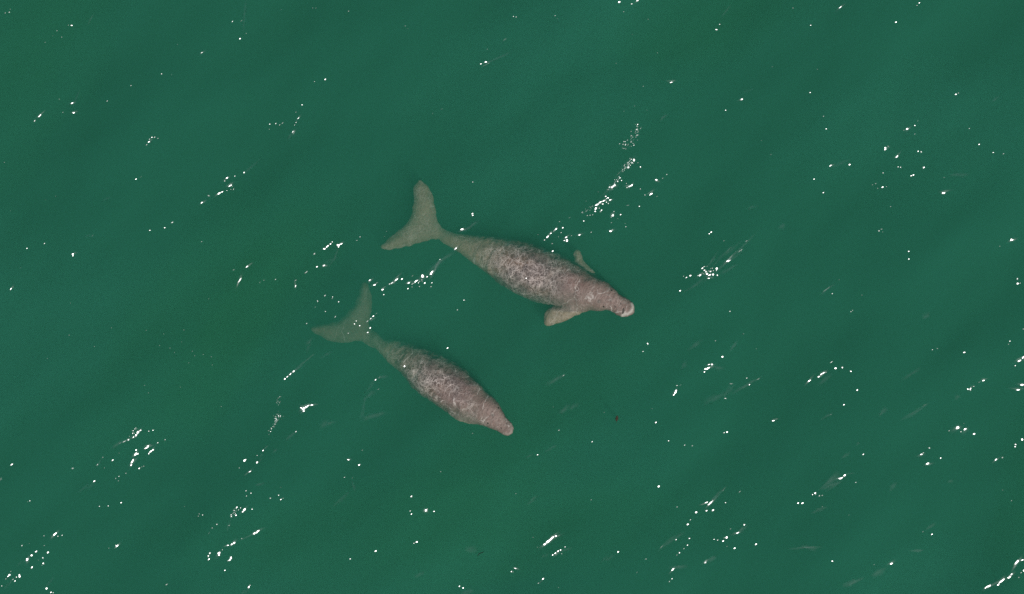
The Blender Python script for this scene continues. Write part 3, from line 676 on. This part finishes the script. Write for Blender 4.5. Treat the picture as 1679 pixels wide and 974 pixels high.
def dugong(name, tail_px, nose_px, left_edge, right_edge, fluke, flippers, depth, seed, pale, droop, grow, skin, lip, nostrils, eyes, mouth, marks, label):
    """left_edge / right_edge: outline of the trunk on the picture's upper / lower side, tail to nose; depth: (share along the body, z of the back)"""
    A, B = P(*tail_px), P(*nose_px)
    mid = (A + B) / 2
    ax = (B - A).normalized()
    ay = Vector((-ax.y, ax.x, 0))
    L = (B - A).length

    def loc(pts, z):
        r = []
        for p in pts:
            q = P(p[0], p[1], z) - mid
            r.append((q.dot(ax), q.dot(ay)))
        return np.array(r)
    le, re = loc(left_edge, -0.18), loc(right_edge, -0.18)
    cell = 0.0105
    us = np.linspace(-L / 2 - 0.08, L / 2 + 0.06, 400)
    lv, rv = np.interp(us, le[:, 0], le[:, 1]), np.interp(us, re[:, 0], re[:, 1])
    ker = np.hanning(9); ker /= ker.sum()
    pad = lambda v_: np.convolve(np.pad(v_, 4, mode='edge'), ker, mode='valid')
    lv, rv = pad(lv), pad(rv)
    cen, wid = (lv + rv) / 2, np.maximum((lv - rv) / 2, 0.02) * np.interp((us + L / 2) / L, [0.76, 0.85, 0.925, 1.0], [1.045, 1.10, 1.03, 1.13])
    u_tail, u_nose = -L / 2 - 0.05, max(le[-1, 0], re[-1, 0])
    share = (us + L / 2) / L
    ztop = pad(np.interp(share, [d[0] for d in depth], [d[1] for d in depth]))
    hh = np.interp(share, [0.0, 0.12, 0.45, 0.75, 0.86, 1.0], [1.05, 1.15, 1.22, 1.15, 1.0, 0.85]) * wid
    zc = ztop - hh

    fl = closed_spline(loc(fluke, depth[0][1]))
    fps = [(closed_spline(loc(pts, z)), z, slope, root) for pts, z, slope, root in flippers]
    allp = np.concatenate([le, re, fl] + [f[0] for f in fps])
    x0, x1 = allp[:, 0].min() - 0.06, allp[:, 0].max() + 0.08
    y0, y1 = allp[:, 1].min() - 0.06, allp[:, 1].max() + 0.06
    zl, zh = min((zc - hh).min(), depth[0][1] - 0.25) - 0.06, ztop.max() + 0.06
    gx, gy, gz = np.arange(x0, x1, cell), np.arange(y0, y1, cell), np.arange(zl, zh, cell)
    X, Y, Z = np.meshgrid(gx, gy, gz, indexing='ij')
    w1, h1 = np.interp(gx, us, wid), np.interp(gx, us, hh)
    # round off both ends
    ce, ze = np.interp(gx, us, cen), np.interp(gx, us, zc)
    endf = np.sqrt(np.clip(np.minimum((u_nose - gx) / 0.035, (gx - u_tail) / 0.10), 0, 1) * (2 - np.clip(np.minimum((u_nose - gx) / 0.035, (gx - u_tail) / 0.10), 0, 1)))
    endf = np.maximum(endf, 0.02)
    W, Hh = (w1 * endf)[:, None, None], (h1 * endf)[:, None, None]
    dv, dz = (Y - ce[:, None, None]) / W, (Z - ze[:, None, None]) / Hh
    ex = np.interp(gx, us, np.interp(share, [0.7, 0.88], [2.1, 2.6]))[:, None, None]
    q = (np.abs(dv) ** ex + np.abs(dz) ** ex) ** (1 / ex)
    F = (q - 1) * np.minimum(W, Hh)
    F = np.maximum(F, np.maximum(gx - u_nose, u_tail - gx)[:, None, None])
    X2, Y2 = X[:, :, 0], Y[:, :, 0]
    # fluke: a thin plate, thick along the middle and towards the stock
    rag = np.array([[noise.noise(Vector((x_ * 15 + seed, y_ * 15, 1))) for y_ in gy] for x_ in gx])
    d2 = poly_sdf(fl, X2, Y2) + 0.014 * rag - grow
    zt0 = float(np.interp(-L / 2, us, ztop)) - 0.05
    zf = zt0 + (depth[0][1] - zt0) * np.clip((-L / 2 + 0.05 - X2) / 0.35, 0, 1)
    zf = zf - droop * (1 - np.clip(-d2 / 0.075, 0, 1)) ** 2 * np.clip((-L / 2 + 0.04 - X2) / 0.1, 0, 1)
    T = 0.010 + 0.030 * np.clip(-d2 / 0.10, 0, 1) ** 0.8
    G = np.maximum(np.abs(Z - zf[:, :, None]) - T[:, :, None], d2[:, :, None] + 0.0 * Z)
    F = smin(F, G, 0.045)
    edge_mask = [(fl, d2)]
    for poly, z, slope, root in fps:
        d2 = poly_sdf(poly, X2, Y2) + 0.009 * rag - 0.016
        rx, ry = loc([root], z)[0]
        zf = z + slope * np.hypot(X2 - rx, Y2 - ry)
        zf = zf - 0.02 * (1 - np.clip(-d2 / 0.05, 0, 1)) ** 2
        T = 0.010 + 0.024 * np.clip(-d2 / 0.06, 0, 1) ** 0.8
        G = np.maximum(np.abs(Z - zf[:, :, None]) - T[:, :, None], d2[:, :, None] + 0.0 * Z)
        F = smin(F, G, 0.03)
    # fleshy rim of the muzzle
    lp = loc(lip, -0.1)
    lz = np.interp(lp[:, 0], us, ztop) - 0.045
    for i in range(len(lp) - 1):
        pa, pb = np.array([*lp[i], lz[i]]), np.array([*lp[i + 1], lz[i + 1]])
        e = pb - pa
        t = np.clip(((X - pa[0]) * e[0] + (Y - pa[1]) * e[1] + (Z - pa[2]) * e[2]) / (e @ e), 0, 1)
        D = np.sqrt((X - pa[0] - t * e[0]) ** 2 + (Y - pa[1] - t * e[1]) ** 2 + (Z - pa[2] - t * e[2]) ** 2) - 0.013
        F = smin(F, D, 0.016)
    pos, quads = surface_net(F.astype(np.float32), (gx[0], gy[0], gz[0]), cell)
    # relax
    edges = np.concatenate([quads[:, [0, 1]], quads[:, [1, 2]], quads[:, [2, 3]], quads[:, [3, 0]]])
    deg = np.bincount(edges.ravel(), minlength=len(pos)).astype(float)[:, None]
    for _ in range(4):
        s = np.zeros_like(pos)
        np.add.at(s, edges[:, 0], pos[edges[:, 1]])
        np.add.at(s, edges[:, 1], pos[edges[:, 0]])
        pos = pos * 0.5 + 0.5 * s / deg
    # rolls of skin: folds round neck and snout, shallow dents over the trunk
    me = mesh(name, pos, quads.tolist())
    nrm = np.empty(len(pos) * 3); me.vertices.foreach_get("normal", nrm); nrm = nrm.reshape(-1, 3)
    sh = (pos[:, 0] + L / 2) / L
    n1 = np.array([noise.noise(Vector((p[0] * 5 + seed, p[1] * 5, p[2] * 5))) for p in pos])
    n2 = np.array([noise.noise(Vector((p[0] * 26 + seed, p[1] * 13, p[2] * 13))) for p in pos])
    n3 = np.array([noise.noise(Vector((p[0] * 12 - seed, p[1] * 12, p[2] * 9))) for p in pos])
    roll = np.sin(pos[:, 0] * 118 + 3.0 * n1 + 14 * pos[:, 1] ** 2)
    hd = np.clip((sh - 0.74) / 0.1, 0, 1)
    trunk = np.clip((sh - 0.05) / 0.15, 0, 1)
    pos = pos + nrm * (trunk * (1 - 0.55 * hd) * (0.013 * n1 + 0.0065 * n2 + 0.011 * n3) + hd * 0.0012 * roll)[:, None]
    me.vertices.foreach_set("co", pos.ravel())
    me.update()
    # tint: R rosy head, G pale rim, B brown tail stock and fluke
    dl = np.full(len(pos), 9.0)
    for i in range(len(lp) - 1):
        e = lp[i + 1] - lp[i]
        t = np.clip(((pos[:, :2] - lp[i]) @ e) / (e @ e), 0, 1)
        dl = np.minimum(dl, np.hypot(*(pos[:, :2] - lp[i] - t[:, None] * e).T))
    R_ = np.clip((sh + 0.08 * n1 - 0.56) / 0.22, 0, 1)
    G_ = np.clip(1.25 - dl / 0.017, 0, 1) * pale
    off_axis = np.abs(pos[:, 1] - np.interp(pos[:, 0], us, cen)) / np.interp(pos[:, 0], us, wid)
    B_ = np.clip((0.34 - sh + 0.06 * n1) / 0.22, 0, 1)
    fin = np.clip((off_axis - 1.02) / 0.12, 0, 1)
    B_ = np.maximum(B_, fin); R_ = R_ * (1 - fin)
    for mx_, my_, mr in marks:
        c_ = loc([(mx_, my_)], -0.06)[0]
        dm = np.hypot(pos[:, 0] - c_[0], pos[:, 1] - c_[1])
        R_ = R_ * (1 - 0.9 * np.clip(1.3 - dm / mr, 0, 1))
    colr = np.stack([R_, G_, B_, np.ones(len(pos))], 1)
    ca = me.color_attributes.new("tint", 'FLOAT_COLOR', 'POINT')
    ca.data.foreach_set("color", colr.ravel())
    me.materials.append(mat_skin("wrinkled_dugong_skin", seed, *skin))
    ob = link(name, me)
    ob.location = mid
    ob.rotation_euler = (0, 0, math.atan2(ax.y, ax.x))
    ob["label"] = label
    ob["category"] = "dugong"
    ob["group"] = "dugongs swimming side by side"
    bvh = BVHTree.FromPolygons([tuple(p) for p in pos], quads.tolist())

    def pit(nm, px, py, rx, ry, rz, ang, mat):
        c = loc([(px, py)], -0.06)[0]
        hit, nv, _i, _d = bvh.ray_cast(Vector((c[0], c[1], 2.0)), Vector((0, 0, -1)))
        if hit is None:
            hit, nv, _i, _d = bvh.find_nearest(Vector((c[0], c[1], float(np.interp(c[0], us, zc)))))
        bm = bmesh.new()
        bmesh.ops.create_uvsphere(bm, u_segments=14, v_segments=8, radius=1.0)
        for v in bm.verts:
            v.co = Vector((v.co.x * rx, v.co.y * ry + 0.25 * ry * v.co.x ** 2, v.co.z * rz))
        mm = bpy.data.meshes.new(nm); bm.to_mesh(mm); bm.free()
        for p_ in mm.polygons:
            p_.use_smooth = True
        mm.materials.append(mat)
        o = link(nm, mm, ob)
        o.location = hit - nv * rz * 0.35
        qn = nv.to_track_quat('Z', 'X')
        o.rotation_euler = (qn @ Vector((0, 0, 1)).rotation_difference(Vector((0, 0, 1)))).to_euler()
        o.rotation_euler.rotate_axis('Z', ang)
        return o
    for px, py, ang in nostrils:
        pit("nostril", px, py, 0.014, 0.006, 0.004, ang, M_PIT)
    for px, py in eyes:
        pit("eye", px, py, 0.010, 0.009, 0.007, 0, M_EYE)
    for px, py, ang in mouth:
        pit("mouth", px, py, 0.032, 0.012, 0.005, ang, M_PIT)
    return ob


M_PIT = mat_plain("dark_wet_hollow", (0.075, 0.055, 0.048), 0.6)
M_EYE = mat_plain("dark_eye", (0.012, 0.010, 0.009), 0.2)

dugong("dugong", (727, 386), (1034, 508),
    left_edge=[(700, 372), (727, 377), (748, 382), (778, 385), (814, 389), (847, 394), (874, 401), (902, 412), (929, 423), (948, 434), (967, 450), (978, 457), (995, 465), (1008, 475), (1015, 483), (1028, 491), (1037, 498), (1041, 508)],
    right_edge=[(690, 382), (718, 391), (732, 401), (743, 407), (756, 415), (770, 425), (792, 441), (811, 458), (833, 472), (860, 487), (888, 497), (910, 503), (935, 507), (955, 507), (965, 506), (978, 508), (995, 507), (1006, 511), (1011, 516), (1024, 518), (1034, 516)],
    fluke=[(689, 296), (700, 304), (708, 318), (712, 335), (715, 352), (719, 366), (728, 376), (738, 386), (733, 396), (726, 396), (718, 391), (706, 392), (684, 399), (656, 406), (630, 409), (624, 404), (632, 396), (642, 387), (656, 375), (668, 364), (674, 353), (678, 333), (678, 312), (682, 300)],
    flippers=[([(970, 500), (955, 512), (943, 516), (928, 524), (910, 530), (897, 531), (892, 524), (896, 512), (906, 505), (922, 502), (940, 492), (958, 488)], -0.15, -0.07, (950, 500)),
              ([(980, 461), (973, 448), (965, 437), (956, 428), (952, 416), (947, 411), (942, 415), (943, 424), (949, 434), (955, 444), (960, 455), (968, 464)], -0.31, -0.14, (966, 455))],
    depth=[(-0.05, -0.35), (0.0, -0.32), (0.10, -0.23), (0.27, -0.10), (0.45, -0.035), (0.7, -0.03), (0.85, -0.045), (1.02, -0.05)],
    seed=3.7, skin=(12.3, 0.75), droop=0.03, grow=0.005, pale=0.85,
    lip=[(1036, 498), (1038, 504), (1035, 510), (1028, 515), (1020, 517)],
    nostrils=[(1018, 498, 0.5), (1009, 503, 0.7)], eyes=[(1003, 476), (990, 503)], mouth=[(1022, 510, 0.75)],
    marks=[(982, 494, 0.022), (1000, 492, 0.018)],
    label="larger dugong with a flipper out each side, upper of the two")

dugong("dugong", (604, 552), (836, 706),
    left_edge=[(585, 533), (601, 537), (611, 544), (619, 551), (628, 558), (640, 558), (662, 561), (686, 571), (714, 582), (740, 594), (760, 606), (777, 622), (795, 642), (809, 655), (820, 668), (830, 685), (839, 694), (843, 704)],
    right_edge=[(570, 552), (585, 557), (596, 559), (611, 570), (625, 583), (640, 597), (654, 610), (671, 631), (691, 648), (714, 663), (734, 676), (749, 682), (765, 688), (777, 692), (795, 697), (815, 705), (826, 711), (837, 714)],
    fluke=[(596, 464), (603, 474), (607, 488), (607, 502), (604, 518), (602, 533), (610, 546), (618, 555), (613, 566), (605, 564), (597, 559), (585, 557), (568, 560), (548, 558), (530, 551), (516, 543), (512, 538), (520, 534), (534, 532), (552, 529), (563, 521), (574, 509), (583, 498), (589, 483), (593, 470)],
    flippers=[([(784, 691), (775, 694), (762, 691), (748, 685), (739, 678), (738, 672), (748, 670), (762, 672), (778, 678)], -0.16, -0.05, (774, 682)),
              ([(800, 655), (792, 640), (782, 630), (774, 626), (772, 634), (778, 644), (786, 656)], -0.42, -0.2, (792, 652))],
    depth=[(-0.05, -0.54), (0.0, -0.48), (0.12, -0.33), (0.25, -0.17), (0.4, -0.06), (0.6, -0.03), (0.85, -0.03), (1.02, -0.05)],
    seed=8.3, skin=(11.5, 0.85), droop=0.05, grow=0.020, pale=0.22,
    lip=[(838, 696), (841, 702), (839, 709), (833, 712), (826, 710)],
    nostrils=[(831, 694, 0.6), (822, 702, 0.9)], eyes=[(817, 669), (800, 694)], mouth=[],
    marks=[(808, 680, 0.02)],
    label="smaller dugong with a faint sunken tail and tucked flippers, lower of the two")

# ------------------------------------------------------------------ drifting bits
M_LEAF = mat_plain("sodden_brown_leaf", (0.030, 0.024, 0.015), 0.8, 0.4, 60)
c = P(1011, 686, 0.01)
vs, fs = [], []
NL = 9
for i in range(NL):
    f = i / (NL - 1)
    hw = 0.019 * math.sin(math.pi * (0.06 + 0.92 * f)) ** 0.8
    yy = (f - 0.5) * 0.075
    for side, z in ((-1, 0.004), (0, -0.003), (1, 0.005)):
        for th in (0.0, 0.0022):
            vs.append((side * hw, yy + 0.004 * abs(side), z + th + 0.006 * (f - 0.5) ** 2))
for i in range(NL - 1):
    o0, o1 = i * 6, i * 6 + 6
    for s in (0, 2):
        fs.append((o0 + s + 1, o0 + s + 3, o1 + s + 3, o1 + s + 1))
        fs.append((o0 + s, o1 + s, o1 + s + 2, o0 + s + 2))
    fs.append((o0, o0 + 1, o1 + 1, o1)); fs.append((o0 + 4, o1 + 4, o1 + 5, o0 + 5))
leaf = link("floating_leaf", mesh("floating_leaf", vs, fs, M_LEAF))
leaf.location = c + Vector((0, 0, float(sea(c.x, c.y))))
leaf.scale = (0.8, 0.85, 1)
leaf.rotation_euler = (0.1, 0.1, math.radians(-8))
leaf["label"] = "small dark brown leaf afloat to the right of the lower dugong's snout"
leaf["category"] = "leaf"
stalk = []
for i in range(6):
    for k in range(5):
        an = 2 * math.pi * k / 5
        stalk.append((0.0016 * math.cos(an) + 0.001 * i * i * 0.3, -0.0375 - 0.004 * i, 0.002 + 0.0016 * math.sin(an)))
link("stalk", mesh("stalk", stalk, [(i * 5 + k, i * 5 + (k + 1) % 5, i * 5 + 5 + (k + 1) % 5, i * 5 + 5 + k) for i in range(5) for k in range(5)], M_LEAF), leaf)

M_BLADE = mat_plain("dark_seagrass", (0.006, 0.016, 0.010), 0.45, 0.3, 50)
vs, fs = [], []
NB = 12
for i in range(NB):
    f = i / (NB - 1)
    x = (f - 0.5) * 0.085
    y = 0.010 * math.sin(f * 4.4)
    hw = 0.0042 * (1 - 0.6 * abs(2 * f - 1) ** 3)
    for s, t_ in ((-1, 0), (1, 0), (1, 1), (-1, 1)):
        vs.append((x, y + s * hw, 0.0015 * t_ + 0.003 * math.sin(f * 7)))
for i in range(NB - 1):
    for k in range(4):
        fs.append((i * 4 + k, i * 4 + (k + 1) % 4, i * 4 + 4 + (k + 1) % 4, i * 4 + 4 + k))
fs += [(0, 3, 2, 1), (NB * 4 - 4, NB * 4 - 3, NB * 4 - 2, NB * 4 - 1)]
blade = link("seagrass_blade", mesh("seagrass_blade", vs, fs, M_BLADE))
c = P(788, 908, 0.008)
blade.location = c + Vector((0, 0, float(sea(c.x, c.y))))
blade.rotation_euler = (0, 0, math.radians(42))
blade["label"] = "thin dark blade of seagrass afloat near the bottom edge of the picture"
blade["category"] = "seagrass"
